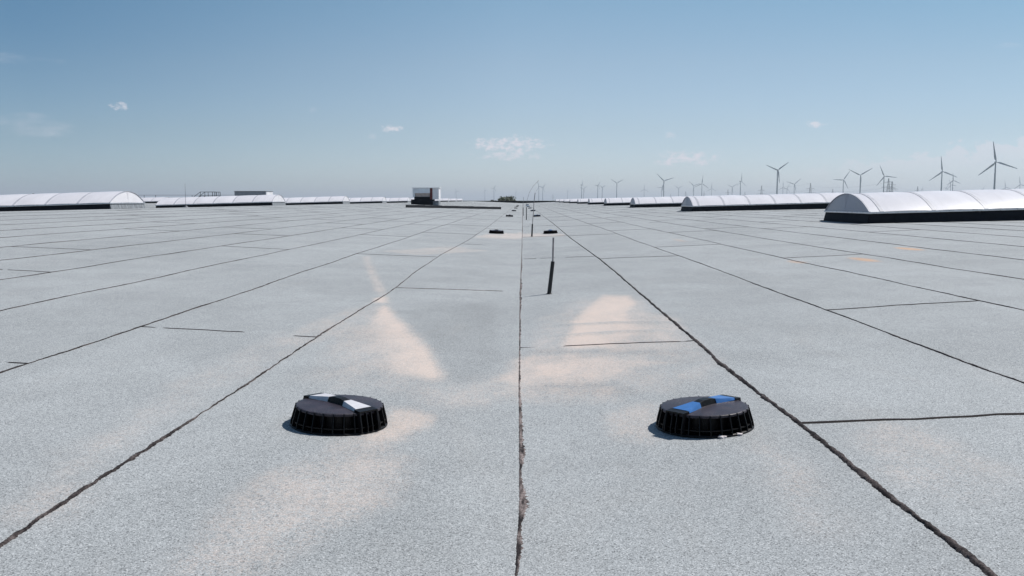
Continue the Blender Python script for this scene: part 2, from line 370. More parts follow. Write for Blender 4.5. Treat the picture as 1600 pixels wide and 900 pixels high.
def felt_material():
    m = bpy.data.materials.new('slated_bitumen_felt'); m.use_nodes = True; t = NT(m.node_tree); p = t.n['Principled BSDF']
    co = t.node('ShaderNodeTexCoord').outputs['Object']
    # slate granules: one colour per grain, light, mid and near-black ones
    vo = t.node('ShaderNodeTexVoronoi'); t.l.new(co, vo.inputs['Vector']); vo.inputs['Scale'].default_value = 400
    sp = t.node('ShaderNodeSeparateColor'); t.l.new(vo.outputs['Color'], sp.inputs[0])
    vo2 = t.node('ShaderNodeTexVoronoi'); t.l.new(t.mapping(co, (1, 1, 1), (3, 5, 0)), vo2.inputs['Vector']); vo2.inputs['Scale'].default_value = 210
    sp2 = t.node('ShaderNodeSeparateColor'); t.l.new(vo2.outputs['Color'], sp2.inputs[0])
    grain = t.ramp(sp.outputs[0], [(0, (.090, .093, .097)), (.11, (.215, .227, .235)), (.5, (.334, .352, .361)), (.88, (.404, .425, .436)), (1, (.58, .595, .605))])
    coarse = t.mapr(sp2.outputs[1], .02, .16, .80, 1.0)
    col = t.mix(1.0, grain, t.mix(1.0, (1, 1, 1), coarse, 'MULTIPLY'), 'MULTIPLY')
    # sheet by sheet tone (one metre wide strips), streaks and clouds of wear
    sx_ = t.node('ShaderNodeSeparateXYZ'); t.l.new(co, sx_.inputs[0])
    strip = t.m('FLOOR', t.m('ADD', sx_.outputs[0], .02))
    wn = t.node('ShaderNodeTexWhiteNoise', noise_dimensions='2D')
    c2 = t.node('ShaderNodeCombineXYZ'); t.l.new(strip, c2.inputs[0])
    t.l.new(t.m('FLOOR', t.m('DIVIDE', t.m('ADD', sx_.outputs[1], t.m('MULTIPLY', strip, 3.3)), 7.5)), c2.inputs[1]); t.l.new(c2.outputs[0], wn.inputs['Vector'])
    tone = t.mapr(wn.outputs['Value'], 0, 1, .95, 1.04, False)
    big = t.mapr(t.noise(co, .9, 5, .62, .6), .3, .7, .93, 1.06)
    mid = t.mapr(t.noise(t.mapping(co, (1, .55, 1)), 5, 5, .65, .4), .28, .72, .96, 1.035)
    fine = t.mapr(t.noise(co, 38, 4, .7), .25, .75, .97, 1.03)
    k = t.m('MULTIPLY', t.m('MULTIPLY', tone, big), t.m('MULTIPLY', mid, fine))
    dm = t.node('ShaderNodeAttribute', attribute_name='damp').outputs['Fac']
    k = t.m('MULTIPLY', k, t.m('SUBTRACT', 1.0, t.m('MULTIPLY', dm, .24)))
    kc = t.node('ShaderNodeCombineColor')
    for i in range(3): t.l.new(k, kc.inputs[i])
    col = t.mix(1.0, col, kc.outputs[0], 'MULTIPLY')
    # faint warm film in the hollows
    film = t.mapr(t.noise(t.mapping(co, (1, .35, 1), (2, 7, 0)), 1.6, 6, .65, 1.0), .54, .80, 0, .09)
    col = t.mix(film, col, (.50, .44, .38))
    silt = t.node('ShaderNodeAttribute', attribute_name='silt').outputs['Fac']
    brk = t.mapr(t.noise(co, 60, 5, .75), .3, .7, -.22, .20)
    brk2 = t.mapr(t.noise(t.mapping(co, (1, .4, 1)), 7, 6, .7), .3, .7, -.18, .14)
    grainmask = t.m('MULTIPLY', t.m('SUBTRACT', sp.outputs[1], .5), .5)
    s2 = t.m('ADD', silt, t.m('MULTIPLY', t.m('ADD', t.m('ADD', brk, brk2), grainmask), t.mapr(silt, 0, .15)), clamp=True)
    s2 = t.m('MULTIPLY', s2, .78)
    sandc = t.mix(sp2.outputs[0], (.62, .495, .425), (.69, .57, .50))
    col = t.mix(s2, col, sandc)
    oc = t.node('ShaderNodeAttribute', attribute_name='ochre').outputs['Fac']
    col = t.mix(oc, col, (.62, .34, .17))
    t.put(p.inputs['Base Color'], col)
    p.inputs['Roughness'].default_value = .82; p.inputs['Specular IOR Level'].default_value = .25
    bp = t.node('ShaderNodeBump'); bp.inputs['Distance'].default_value = .0012; bp.inputs['Strength'].default_value = .55
    hgt = t.m('ADD', sp.outputs[2], t.m('MULTIPLY', t.noise(co, 90, 3, .6), 1.2))
    t.l.new(hgt, bp.inputs['Height']); t.l.new(bp.outputs[0], p.inputs['Normal'])
    return m
M['felt'] = felt_material()
me.materials.append(M['felt'])
roof = bpy.data.objects.new('roof', me); COL.objects.link(roof); roof['kind'] = 'structure'

# bitumen squeezed out along the laps
m = bpy.data.materials.new('lap_bitumen'); m.use_nodes = True; t = NT(m.node_tree); p = t.n['Principled BSDF']
co = t.node('ShaderNodeTexCoord').outputs['Object']
pale = t.node('ShaderNodeAttribute', attribute_name='pale').outputs['Fac']
n = t.noise(co, 160, 4, .7); n2 = t.noise(t.mapping(co, (6, 1, 1)), 9, 4, .6)
c = t.mix(t.mapr(n, .35, .7), (.009, .008, .009), (.040, .032, .032))
cp = t.mix(t.mapr(n, .35, .65), (.10, .078, .073), (.33, .28, .27))
t.put(p.inputs['Base Color'], t.mix(t.m('MULTIPLY', pale, t.mapr(n2, .38, .62)), c, cp))
p.inputs['Roughness'].default_value = .8; p.inputs['Specular IOR Level'].default_value = .12
bp = t.node('ShaderNodeBump'); bp.inputs['Distance'].default_value = .002; t.l.new(t.noise(co, 220, 4, .7), bp.inputs['Height']); t.l.new(bp.outputs[0], p.inputs['Normal'])
M['lap'] = m

seamv, seamf, seamp = [], [], []
def ribbon(pts, wl, wr, hz, pale=0.0):
    """pts centreline (x,y); wl/wr widths each side per point; a low bead, higher on the crest"""
    base = len(seamv); n = len(pts)
    for i, (x, y) in enumerate(pts):
        a = pts[max(0, i-1)]; b = pts[min(n-1, i+1)]; tx, ty = b[0]-a[0], b[1]-a[1]; l = math.hypot(tx, ty) or 1
        nx, ny = ty/l, -tx/l
        q = min(1.0, (wl[i]+wr[i])/.0018)          # where the bleed runs out the bead sinks away
        hc = hz[i]*q-.0015*(1-q)
        for off, hh in ((-wl[i], -.001), (-wl[i]*.55, hc), (0, hc*1.15), (wr[i]*.6, hc), (wr[i], -.001)):
            X, Y = x+nx*off, y+ny*off
            seamv.append((X, Y, float(roofz(X, Y))+hh)); seamp.append(pale)
    for i in range(n-1):
        for k in range(4):
            a = base+i*5+k; seamf.append((a, a+1, a+6, a+5))
def steps(y0, y1, k=.0028, mn=.006):
    o_ = [y0]
    while o_[-1] < y1: o_.append(min(y1, o_[-1]+max(mn, k*o_[-1])))
    return np.array(o_)
R1 = [(1.1,.96),(1.77,.96),(2.23,.95),(3.02,.95),(3.58,.935),(4.13,.925),(4.57,.94),(5.39,.95),(6.01,.955),(7.24,.965),(9.58,.99),(11.8,1.0),(18,.97),(28,1.0),(226,1.0)]
L1 = [(1.1,-1.13),(1.86,-1.135),(2.2,-1.14),(2.93,-1.13),(4.94,-1.13),(6.02,-1.115),(7.14,-1.09),(9.4,-1.12),(12.4,-1.12),(17,-1.02),(26,-.97),(226,-1.0)]
VAL = [(1.1,-.01),(1.85,-.012),(2.34,-.004),(3.85,-.012),(7.6,-.018),(12.8,-.008),(34,.01),(226,.0)]
bounds = {0: VAL, 1: R1, -1: L1}
seam_x = {2: 2.01, 3: 3.05, 4: 4.05, -2: -2.175, -3: -3.14, -4: -4.09}
for k in range(5, 40): seam_x[k] = 4.05+(k-4)*.98
for k in range(5, 48): seam_x[-k] = -4.09-(k-4)*.965
def line_x(k, y):
    if k in bounds: b = np.array(bounds[k]); return np.interp(y, b[:, 0], b[:, 1])
    r = np.random.default_rng(k+200); ph = r.uniform(0, 6.28, 3)
    return seam_x[k]+.012*np.sin(y*.55+ph[0])+.006*np.sin(y*2.1+ph[1])+.02*np.sin(y*.13+ph[2])-(.02 if k < 0 else 0)*sstep(5, 14, y)
def smooth_noise(n, seed, step):
    r = np.random.default_rng(seed+900); kk = int(n/step)+3
    return np.interp(np.arange(n)/step, np.arange(kk), r.uniform(0, 1, kk))
for k in sorted(set(list(bounds)+list(seam_x))):
    ax = abs(seam_x.get(k, 0))
    y0 = 1.15 if ax < 3.5 else max(1.15, ax*1.1)
    y = steps(y0, ROOF_Y1-.5, .0028 if ax < 3.5 else .006 if ax < 8 else .03)
    n = len(y); x = line_x(k, y)
    jit = (smooth_noise(n, k+1, 4)-.5)*.006+(smooth_noise(n, k+9, 1.3)-.5)*.003
    if k == 0: jit = jit*.25
    a_, b_ = smooth_noise(n, k+50, 5), smooth_noise(n, k+70, 14)
    if k == 0:
        br = smooth_noise(n, 5, 26); fine = smooth_noise(n, 6, 1.5)
        wr = .0022+.008*np.clip(br*1.5-.45, 0, 1)+.005*fine+.017*np.exp(-((y-2.32)/.11)**2)+.009*np.exp(-((y-2.02)/.08)**2)+.007*np.exp(-((y-2.75)/.09)**2)+.008*np.exp(-((y-7.4)/.25)**2)*fine+.012*np.exp(-((y-8.6)/.5)**2)*fine+.014*np.exp(-((y-10.8)/.6)**2)*fine
        wl = .0030+.0014*fine+.006*np.exp(-((y-7.6)/.3)**2)*fine
        hz = np.full(n, .0018); pale = .95
    elif k == 1:
        wd = .0062+.0040*a_+.0040*b_; wl = wd*sstep(40, 3, y)*.6+wd*.4; wr = wl*.9; hz = .0045+.003*a_; pale = .30
    elif k == -1:
        wd = .0016+.0050*a_*b_+.0034*sstep(3.0, 2.6, y); wl = wd; wr = wd*1.0; hz = .003+.003*a_; pale = .35
    else:
        wd = .0026+.0046*a_*b_+.0018*b_; wl = wd; wr = wd; hz = .003+.002*a_; pale = .2
    rg = smooth_noise(n, k+300, 1)*.6+smooth_noise(n, k+310, 2.3)*.4; rg2 = smooth_noise(n, k+320, 1)*.6+smooth_noise(n, k+330, 3.1)*.4
    wl = wl*(.55+.9*rg); wr = wr*(.55+.9*rg2); grow = 1+.8*sstep(8, 40, y)
    ribbon(list(zip(x+jit, y)), wl*grow, wr*grow, np.full(n, 1.0)*hz, pale)
# sheet ends
def edge_x(k, y): return float(line_x(k, np.array([y]))[0])
def cross(ka, y, slope=0.0, kb=None, thick=1.0, gap=0, pale=.2, seed=0, x_to=None):
    kb = ka+1 if kb is None else kb
    xa, xb = edge_x(ka, y), edge_x(kb, y) if x_to is None else x_to
    n = max(6, int(abs(xb-xa)/(.012 if y < 14 else .06)))
    x = np.linspace(xa, xb, n); yy_ = y+slope*(x-xa)+(smooth_noise(n, seed+int(y*10), 8)-.5)*.02
    wd = (.0058+.0050*smooth_noise(n, seed+3, 6))*thick*(1+.9*float(sstep(6, 30, y)))
    if gap: wd = wd*np.clip(smooth_noise(n, seed+5, 9)*3.2-gap, 0, 1)
    ribbon(list(zip(x, yy_)), wd, wd, np.full(n, .0035), pale)
def ypx(px, py): return at(px, py)[1]
given = {1: [ypx(1270, 661), ypx(950, 404)], 2: [ypx(1310, 484), ypx(1060, 385)], 3: [ypx(1235, 403)], -2: [ypx(300, 514)], -1: [ypx(620, 449)], 0: [ypx(840, 542)],
         -3: [ypx(10, 567), ypx(350, 400)], -4: [ypx(355, 385)], -5: [ypx(60, 424)], 4: [ypx(1490, 378)], 5: [ypx(1480, 377)]}
cross(1, given[1][0], .02, thick=1.5, pale=0, seed=1); cross(1, given[1][1], .0, thick=1.0, seed=2)
cross(2, given[2][0], .16, thick=1.3, pale=0, seed=3); cross(2, given[2][1], .1, seed=4); cross(3, given[3][0], .15, seed=5)
cross(-2, given[-2][0], -.10, gap=.75, thick=.5, seed=6); cross(-1, given[-1][0], .05, x_to=-.17, thick=.85, pale=.8, seed=7)
cross(0, given[0][0], -.01, thick=.24, gap=.35, seed=8); cross(-3, given[-3][0], .0, thick=.6, gap=.9, seed=9); cross(-4, given[-4][0], -.1, thick=1, seed=10); cross(-5, given[-5][0], 0, thick=.7, gap=.6, seed=11)
rr = random.Random(4)
for k in range(-30, 30):
    y = given[k][-1] if k in given else rr.uniform(max(6, abs(k)*1.0), max(6, abs(k)*1.0)+7)
    first = k not in given
    while y < 150:
        if first: cross(k, y, rr.uniform(-.06, .12), thick=rr.uniform(.6, 1.2), gap=rr.choice([0, 0, .5, 1.0]), seed=k*7+int(y))
        y += rr.uniform(6.2, 8.6); first = True
sme = bpy.data.meshes.new('lap_seams'); sme.from_pydata(seamv, [], seamf); sme.update()
sme.polygons.foreach_set('use_smooth', [True]*len(sme.polygons))
a2 = sme.attributes.new('pale', 'FLOAT', 'POINT'); a2.data.foreach_set('value', np.array(seamp, np.float32))
sme.materials.append(M['lap'])
seams = bpy.data.objects.new('lap_seams', sme); COL.objects.link(seams); seams.parent = roof

# walls under the roof edge
mb = MB()
mb.box(ROOF_X0, ROOF_X1, ROOF_Y0, ROOF_Y0+.3, LAND, -.06); mb.box(ROOF_X0, ROOF_X1, ROOF_Y1-.3, ROOF_Y1, LAND, -.06)
mb.box(ROOF_X0, ROOF_X0+.3, ROOF_Y0+.3, ROOF_Y1-.3, LAND, -.06); mb.box(ROOF_X1-.3, ROOF_X1, ROOF_Y0+.3, ROOF_Y1-.3, LAND, -.06)
wl_ = mb.build('warehouse_wall', M['wall']); tag(wl_, 'light grey clad warehouse wall carrying the wide flat roof', 'wall')
# parapet round the far and side edges
mb = MB()
mb.box(ROOF_X0-.15, ROOF_X1+.15, ROOF_Y1-.05, ROOF_Y1+.3, -.4, .56)
pa = mb.build('parapet', M['bitumen'], None); tag(pa, 'low black parapet closing the far end of the grey roof', 'parapet')
mb = MB(); mb.box(ROOF_X0-.2, ROOF_X1+.2, ROOF_Y1-.12, ROOF_Y1+.36, .562, .60)
mb.build('coping', M['dsteel'], pa)

# ---------------------------------------------------------------- land and haze
land = MB().add([(-40000, -20000, LAND), (40000, -20000, LAND), (40000, 60000, LAND), (-40000, 60000, LAND)], [(0, 1, 2, 3)]).build('ground', None)
land['kind'] = 'structure'
m = bpy.data.materials.new('farm_fields'); m.use_nodes = True; t = NT(m.node_tree); p = t.n['Principled BSDF']
co = t.node('ShaderNodeTexCoord').outputs['Object']
vo = t.node('ShaderNodeTexVoronoi'); t.l.new(t.mapping(co, (1, .6, 1)), vo.inputs['Vector']); vo.inputs['Scale'].default_value = .0022
spc = t.node('ShaderNodeSeparateColor'); t.l.new(vo.outputs['Color'], spc.inputs[0])
fc = t.ramp(spc.outputs[0], [(0, (.06, .085, .035)), (.4, (.10, .12, .05)), (.7, (.20, .18, .10)), (1, (.09, .075, .055))])
t.put(p.inputs['Base Color'], t.mix(t.mapr(t.noise(co, .02, 5, .6), .3, .7, 0, .4), fc, (.07, .075, .05))); p.inputs['Roughness'].default_value = .95
land.data.materials.append(m)
HAZE_DENS = 1/9000
hz_ = MB().box(-40500, 40500, -20500, 60500, LAND-1, 170).build('haze', None); tag(hz_, kind='stuff')
m = bpy.data.materials.new('summer_air'); m.use_nodes = True; t = NT(m.node_tree); t.n.clear()
o_ = t.node('ShaderNodeOutputMaterial'); pv = t.node('ShaderNodeVolumePrincipled'); t.l.new(pv.outputs[0], o_.inputs['Volume'])
pv.inputs['Color'].default_value = (.86, .92, 1.0, 1); pv.inputs['Density'].default_value = HAZE_DENS; pv.inputs['Anisotropy'].default_value = 0.25
hz_.data.materials.append(m); hz_.display_type = 'WIRE'

# ---------------------------------------------------------------- drain covers
def make_cover(marker):
    root = empty('drain_cover', (0, 0, 0))
    # base flange and two thin rings the fins stand on
    mb = MB().lathe([(.140, .0), (.177, .0), (.177, .004), (.172, .007), (.150, .007), (.140, .004), (.140, .0)], 72)
    mb.lathe([(.158, .019), (.1695, .019), (.1695, .0225), (.158, .0225), (.158, .019)], 72, False)
    mb.build('base_ring', M['plastic'], root)
    mb = MB().lathe([(.134, .004), (.136, .030), (.137, .063)], 72)
    for k in range(52):
        th = 2*math.pi*k/52; b = MB().box(.1345, .1405, -.0016, .0016, .004, .062)
        b.xf(Matrix.Rotation(th, 4, 'Z')); mb.add(b.v, b.f)
    mb.build('strainer_drum', M['plastic'], root)
    mb = MB()
    N = 28
    for half in (0, 1):
      mb = MB()
      for k in range(half*N//2, (half+1)*N//2):
            th = 2*math.pi*(k+.5)/N
            if min(abs((th-c+math.pi) % (2*math.pi)-math.pi) for c in (0, math.pi)) < .27: continue
            h = .0018
            vs = [(.136, s*h, .006) for s in (-1, 1)]+[(.1765, s*h, .006) for s in (-1, 1)]+[(.1745, s*h, .020) for s in (-1, 1)]+[(.1605, s*h, .0695) for s in (-1, 1)]+[(.136, s*h, .0695) for s in (-1, 1)]
            b = MB().add(vs, [(0, 2, 4, 6, 8), (9, 7, 5, 3, 1), (0, 1, 3, 2), (2, 3, 5, 4), (4, 5, 7, 6), (6, 7, 9, 8), (8, 9, 1, 0)])
            b.xf(Matrix.Rotation(th, 4, 'Z')); mb.add(b.v, b.f)
      mb.build('fin_row', M['plastic'], root)
    MB().lathe([(.138, .060), (.1575, .060), (.1585, .062), (.1585, .0670), (.1565, .0690), (.150, .0697), (.08, .0725), (.0005, .0742)], 80).build('lid', M['lid'], root)
    # corner posts under the ends of the grip
    for s in (-1, 1):
        mb = MB()
        for y0, y1 in ((-.041, -.036), (-.013, -.009), (.009, .013), (.036, .041)):
            pr = [(.137, .006), (.181, .006), (.180, .022), (.166, .0735), (.137, .0765)]
            vs = [(s*a, y0, z) for a, z in pr]+[(s*a, y1, z) for a, z in pr]
            mb.add(vs, [(0, 1, 2, 3, 4), (9, 8, 7, 6, 5)]+[(i, (i+1) % 5, 5+(i+1) % 5, 5+i) for i in range(5)])
        b0 = [(s*.136, -.041), (s*.1665, -.041), (s*.1665, .041), (s*.136, .041)]
        mb.add([(a, b, .0785-.12*(abs(a)-.136)*.6) for a, b in b0]+[(a, b, .0735-.12*(abs(a)-.136)*.6) for a, b in b0], [(0, 1, 2, 3), (7, 6, 5, 4), (0, 4, 5, 1), (1, 5, 6, 2), (2, 6, 7, 3), (3, 7, 4, 0)])
        mb.build('grip_post', M['plastic'], root)
    sec = [(-.160, .040, .035, .0745), (-.150, .041, .036, .0770), (-.138, .039, .034, .0790), (-.044, .022, .0155, .0885), (-.034, .020, .0150, .0905), (-.016, .020, .0150, .0935)]
    sec = sec+[(-a, b, c, d) for a, b, c, d in reversed(sec)]
    mb = MB(); vs = []
    for x, wb, wt, z in sec: vs += [(x, -wb, .0690), (x, -wt, z), (x, wt, z), (x, wb, .0690)]
    fs = []
    for i in range(len(sec)-1):
        for k in range(3): fs.append((i*4+k, i*4+k+1, i*4+k+5, i*4+k+4))
    fs += [(0, 3, 2, 1), (len(sec)*4-4, len(sec)*4-3, len(sec)*4-2, len(sec)*4-1)]
    grip = mb.add(vs, fs).build('grip', M['plastic'], root, bevel=.0012)
    for s in (-1, 1):
        mb = MB(); vs = []
        for x, wb, wt, z in ((s*.1365, .0393, .0345, .0800), (s*.045, .0235, .0165, .0895)):
            vs += [(x, -wb-.0002, .0720), (x, -wt, z), (x, wt, z), (x, wb+.0002, .0720)]
        for x, wb, wt, z in ((s*.1365, .037, .032, .076), (s*.045, .020, .0135, .085)):
            vs += [(x, -wb, .0700), (x, -wt, z), (x, wt, z), (x, wb, .0700)]
        fs = [(0, 1, 5, 4), (1, 2, 6, 5), (2, 3, 7, 6), (8, 9, 1, 0), (9, 10, 2, 1), (10, 11, 3, 2), (4, 5, 13, 12), (5, 6, 14, 13), (6, 7, 15, 14)]
        mb.add(vs, fs).build('marker', marker, grip)
    return root
def put_cover(o, x, y, deg):
    tilt = .04 if x > 0 else -.042
    o.location = (x, y, float(roofz(x, y))+.001); o.scale = (.94, .94, 1)
    o.rotation_euler = (Matrix.Rotation(-math.atan(tilt), 4, 'Y') @ Matrix.Rotation(R(deg), 4, 'Z')).to_euler()
ordn = ['nearest', 'second nearest', 'third nearest', 'fourth nearest', 'fifth nearest', 'sixth nearest', 'seventh nearest', 'eighth nearest', 'ninth nearest', 'tenth nearest', 'farthest']
protoL = make_cover(M['white_mark']); protoR = make_cover(M['blue_mark'])
ysL = [3.04, 20.8, 42.0, 62.4, 83, 103, 123, 144, 164, 185, 205]
xL = [-.634, -.60, -.60, -.58]+[-.6]*7; xR = [.630, .655, .69, .74]+[.7]*7
aL = [-41, -8, 20, -60, 35, 0, -30, 70, 15, -40, 10]; aR = [41, 95, 30, -20, 60, 80, 10, -50, 25, 0, 45]
for i, y in enumerate(ysL[:7]):
    for side, P_, X, A in (('left', protoL, xL, aL), ('right', protoR, xR, aR)):
        o = P_ if i == 0 else copy_tree(P_)
        put_cover(o, X[i], y, A[i])
        mk = 'white' if side == 'left' else 'blue'
        if i == 0: lab = f'large finned black round drain cover with {mk} grip patches, {side} foreground'
        else: lab = f'black round drain cover, {ordn[i]} of the row {side} of the centre seam'
        tag(o, lab, 'drain cover', 'black drain covers in pairs along the roof valley')

# scraps caught at the right-hand cover
def scrap(px, py, r, label, seed):
    x, y = at(px, py); rd = random.Random(seed); bm = bmesh.new(); bmesh.ops.create_icosphere(bm, subdivisions=2, radius=r)
    for v in bm.verts:
        v.co *= rd.uniform(.6, 1.25); v.co.x *= 1.35; v.co.z *= .55
    me_ = bpy.data.meshes.new('litter_scrap'); bm.to_mesh(me_); bm.free(); me_.materials.append(M['scrap'])
    o = bpy.data.objects.new('litter_scrap', me_); COL.objects.link(o); o.location = (x, y, float(roofz(x, y))+r*.38)
    tag(o, label, 'litter', 'scraps caught at the drain cover')
scrap(1128, 684, .0105, 'small crumpled white scrap at the front foot of the right drain cover', 3)
scrap(1154, 680, .0100, 'pinkish flattened scrap at the right foot of the right drain cover', 8)
x_, y_ = at(1141, 680.5)
stick = MB().tube([(x_-.030, y_-.004, .028), (x_-.01, y_-.006, .029), (x_+.012, y_+.001, .030), (x_+.045, y_+.018, .032)], [.0012, .002, .0016, .001], 6).build('twig', M['scrap'])
tag(stick, 'thin pale twig lying along the foot of the right drain cover', 'twig')

# ---------------------------------------------------------------- lightning rods
def rod(px, py, sleeve, pts, label, lean=(0, 0), disc=.03, thin=.0075):
    x, y = at(px, py); z = float(roofz(x, y)); r = empty('lightning_rod', (x, y, z))
    MB().lathe([(.0, .0005), (disc, .0005), (disc, .004), (.012, .007), (.0, .007)], 20).build('base_plate', M['sleeve'], r)
    tp = Vector((lean[0], lean[1], sleeve))
    MB().tube([(0, 0, .004), tuple(tp*.5), tuple(tp)], [.0175, .0165, .016], 14).build('sleeve', M['sleeve'], r)
    MB().tube([tuple(tp-Vector((0, 0, .01)))]+pts, [thin]*(len(pts)+1), 8).build('rod', M['rod'], r)
    tag(r, label, 'lightning rod', 'rods standing along the roof valley')
rod(858, 460, .275, [(.031, 0, .35), (.034, 0, .475)], 'nearest lightning rod, thick black sleeve with a short straight metal tip', (.030, 0), .026)
rod(831, 369.5, .27, [(.03, 0, .5), (.045, 0, .75), (.07, 0, .95)], 'second lightning rod, black sleeve with long thin wire, just past the nearest small covers', (.012, 0))
rod(822.5, 343.5, .5, [(.03, 0, .8), (.12, 0, 1.1), (.28, 0, 1.36), (.50, 0, 1.58)], 'third lightning rod whose thin wire bends over to the right above the horizon', (.0, 0), thin=.005)
rod(817.5, 337, .42, [(.0, 0, .7), (.02, 0, .95)], 'fourth lightning rod, short and straight, left of the bent one', (.0, 0))
# tall thin mast by the second left skylight
x, y = -16.9, 45.0; r = empty('air_terminal', (x, y, float(profile(x))))
MB().tube([(0, 0, 0), (0, 0, .02), (0, 0, .12)], [.15, .15, .05], 16).build('foot', M['dsteel'], r)
MB().tube([(0, 0, .1), (0, 0, .8), (.0, 0, 1.22)], [.009, .007, .004], 8).build('rod', M['dsteel'], r)
tag(r, 'thin upright air terminal rod in front of the left skylight with the stair behind', 'lightning rod')

# ---------------------------------------------------------------- barrel skylights
def make_skylight(z0, z1, u0, u1, L=6.95, Wd=2.8, sunlit_end=False, arch=.40):
    """origin: inner front corner at x=0 (valley end), runs to +L or -L given by sign; z0/z1 roof height, u0/u1 upstand height"""
    s = 1 if L > 0 else -1; Lx = L
    root = empty('barrel_skylight', (0, 0, 0))
    def zb(x): return z0+(z1-z0)*x/Lx
    def zt(x): return z0+u0+(z1+u1-z0-u0)*x/Lx
    fl = .05
    def wall(p, q, inn, th=.05):
        # from p to q along the base; inn: inward unit
        vs = []
        for (x, y) in (p, q):
            zb_, zt_ = zb(x), zt(x)
            vs += [(x-inn[0]*fl, y-inn[1]*fl, zb_-.01), (x, y, zt_), (x+inn[0]*th, y+inn[1]*th, zt_), (x+inn[0]*th, y+inn[1]*th, zb_-.01)]
        return vs, [(0, 1, 5, 4), (1, 2, 6, 5), (2, 3, 7, 6), (3, 0, 4, 7), (0, 3, 2, 1), (4, 5, 6, 7)]
    mb = MB()
    for (p, q, inn) in (((-.0, 0), (Lx, 0), (0, 1)), ((0, Wd), (Lx, Wd), (0, -1)), ((Lx, .052), (Lx, Wd-.052), (-s, 0))):
        mb.add(*wall(p, q, inn))
    # overlapping felt pieces on the front
    k = .55
    while k < abs(Lx)-.2:
        x = s*k; mb.add(*[[(x, -fl-.006, zb(x)-.005), (x, -.006, zt(x)-.004), (x+s*.03, -.006, zt(x)-.004), (x+s*.03, -fl-.006, zb(x)-.005),
                       (x, -fl, zb(x)-.005), (x, 0.002, zt(x)-.004), (x+s*.03, .002, zt(x)-.004), (x+s*.03, -fl, zb(x)-.005)], [(0, 1, 2, 3), (0, 4, 5, 1), (3, 2, 6, 7), (1, 5, 6, 2)]])
        k += .92
    mb.build('upstand', M['bitumen'], root)
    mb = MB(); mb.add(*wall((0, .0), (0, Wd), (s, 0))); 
    mb.build('end_upstand', M['sunlitfelt'] if sunlit_end else M['bitumen'], root)  # sun-facing end takes the lighter felt, sunlight painted into it
    # bottom fillet lying on the roof
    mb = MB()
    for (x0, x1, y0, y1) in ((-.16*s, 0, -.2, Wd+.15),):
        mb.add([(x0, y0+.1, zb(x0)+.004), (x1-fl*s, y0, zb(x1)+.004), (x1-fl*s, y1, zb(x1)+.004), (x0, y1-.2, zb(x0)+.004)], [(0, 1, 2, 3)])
    mb.build('felt_skirt', M['sunlitfelt'] if sunlit_end else M['bitumen'], root)
    # alu frame
    def beam(x0, x1, y0, y1, ha, hb):
        vs = [(x, y, zt(x)+h) for h in (ha, hb) for y in (y0, y1) for x in (x0, x1)]
        return vs, [(0,2,3,1),(4,5,7,6),(0,1,5,4),(2,6,7,3),(0,4,6,2),(1,3,7,5)]
    mb = MB(); o1 = .03
    mb.add(*beam(-o1*s, Lx+o1*s, -o1-.01, .05, .002, .042)); mb.add(*beam(-o1*s, Lx+o1*s, Wd-.05, Wd+o1+.01, .002, .042))
    mb.add(*beam(-o1*s, .05*s, .052, Wd-.052, .002, .042)); mb.add(*beam(Lx+o1*s, Lx-.05*s, .052, Wd-.052, .002, .042))
    mb.build('frame', M['alu'], root, bevel=.006)
    # arch
    c = Wd+.02; hgt = arch; Rr = (c*c/4+hgt*hgt)/(2*hgt); a0 = math.asin(c/2/Rr); N = 28
    def arc(x, dr=0.0, a=1.0):
        o_ = []
        for i in range(N+1):
            th = -a0+2*a0*i/N
            o_.append((x, Wd/2+(Rr+dr)*math.sin(th)*a, zt(x)+.042+(Rr+dr)*math.cos(th)-Rr*math.cos(a0)))
        return o_
    xs_ = [0] if sunlit_end else [0, .26]
    while xs_[-1]+1.115 < abs(Lx)-.1: xs_.append(xs_[-1]+1.115)
    xs_.append(abs(Lx))
    mb = MB()
    for a, b in zip(xs_[:-1], xs_[1:]):
        st = [a+.005, a+(b-a)*.2, (a+b)/2, b-(b-a)*.2, b-.005]; bul = [0, .009, .013, .009, 0] if b-a > .6 else [0]*5
        vs = []
        for q, bl in zip(st, bul): vs += arc(s*q, bl)
        fs = [(i*(N+1)+k, i*(N+1)+k+1, (i+1)*(N+1)+k+1, (i+1)*(N+1)+k) for i in range(4) for k in range(N)]
        mb.add(vs, fs, True)
    mb.build('dome', M['dome'], root)
    for i, a in enumerate(xs_):
        wdt = .018 if i in (0, len(xs_)-1) else .040
        mb = MB(); x0, x1 = s*(a-wdt), s*(a+wdt)
        A = [arc(x0, .0), arc(x0, .008), arc(x1, .008), arc(x1, .0)]
        vs = sum(A, []); n = N+1
        fs = [(j*n+k, j*n+k+1, ((j+1) % 4)*n+k+1, ((j+1) % 4)*n+k) for j in range(4) for k in range(N)]
        fs += [(0, n, 2*n, 3*n), (n-1, 2*n-1, 3*n-1, 4*n-1)]
        mb.add(vs, fs, False).build('rib', M['rib'], root)
    for x, sg in ((.004*s, 1), (Lx-.004*s, -1)):
        vs = arc(x, -.002); cen = len(vs); vs = vs+[(x-s*sg*.035, Wd/2, zt(x)+.046)]
        # creased sheet: two triangular fans meeting at the middle fold
        fold = (x-s*sg*.035, Wd/2, zt(x)+.042+hgt-.01)
        vs[N//2] = fold
        mb = MB().add(vs, [(cen, k, k+1) for k in range(N)])
        mb.build('end_panel', M['shadedpanel'] if (not sunlit_end) else M['dome'], root)
    return root
right = make_skylight(.30, .44, .20, .245)
sk_near = ['nearest', 'second nearest', 'third nearest', 'fourth nearest', 'fifth nearest', 'sixth nearest', 'seventh nearest', 'eighth nearest', 'ninth nearest', 'farthest']
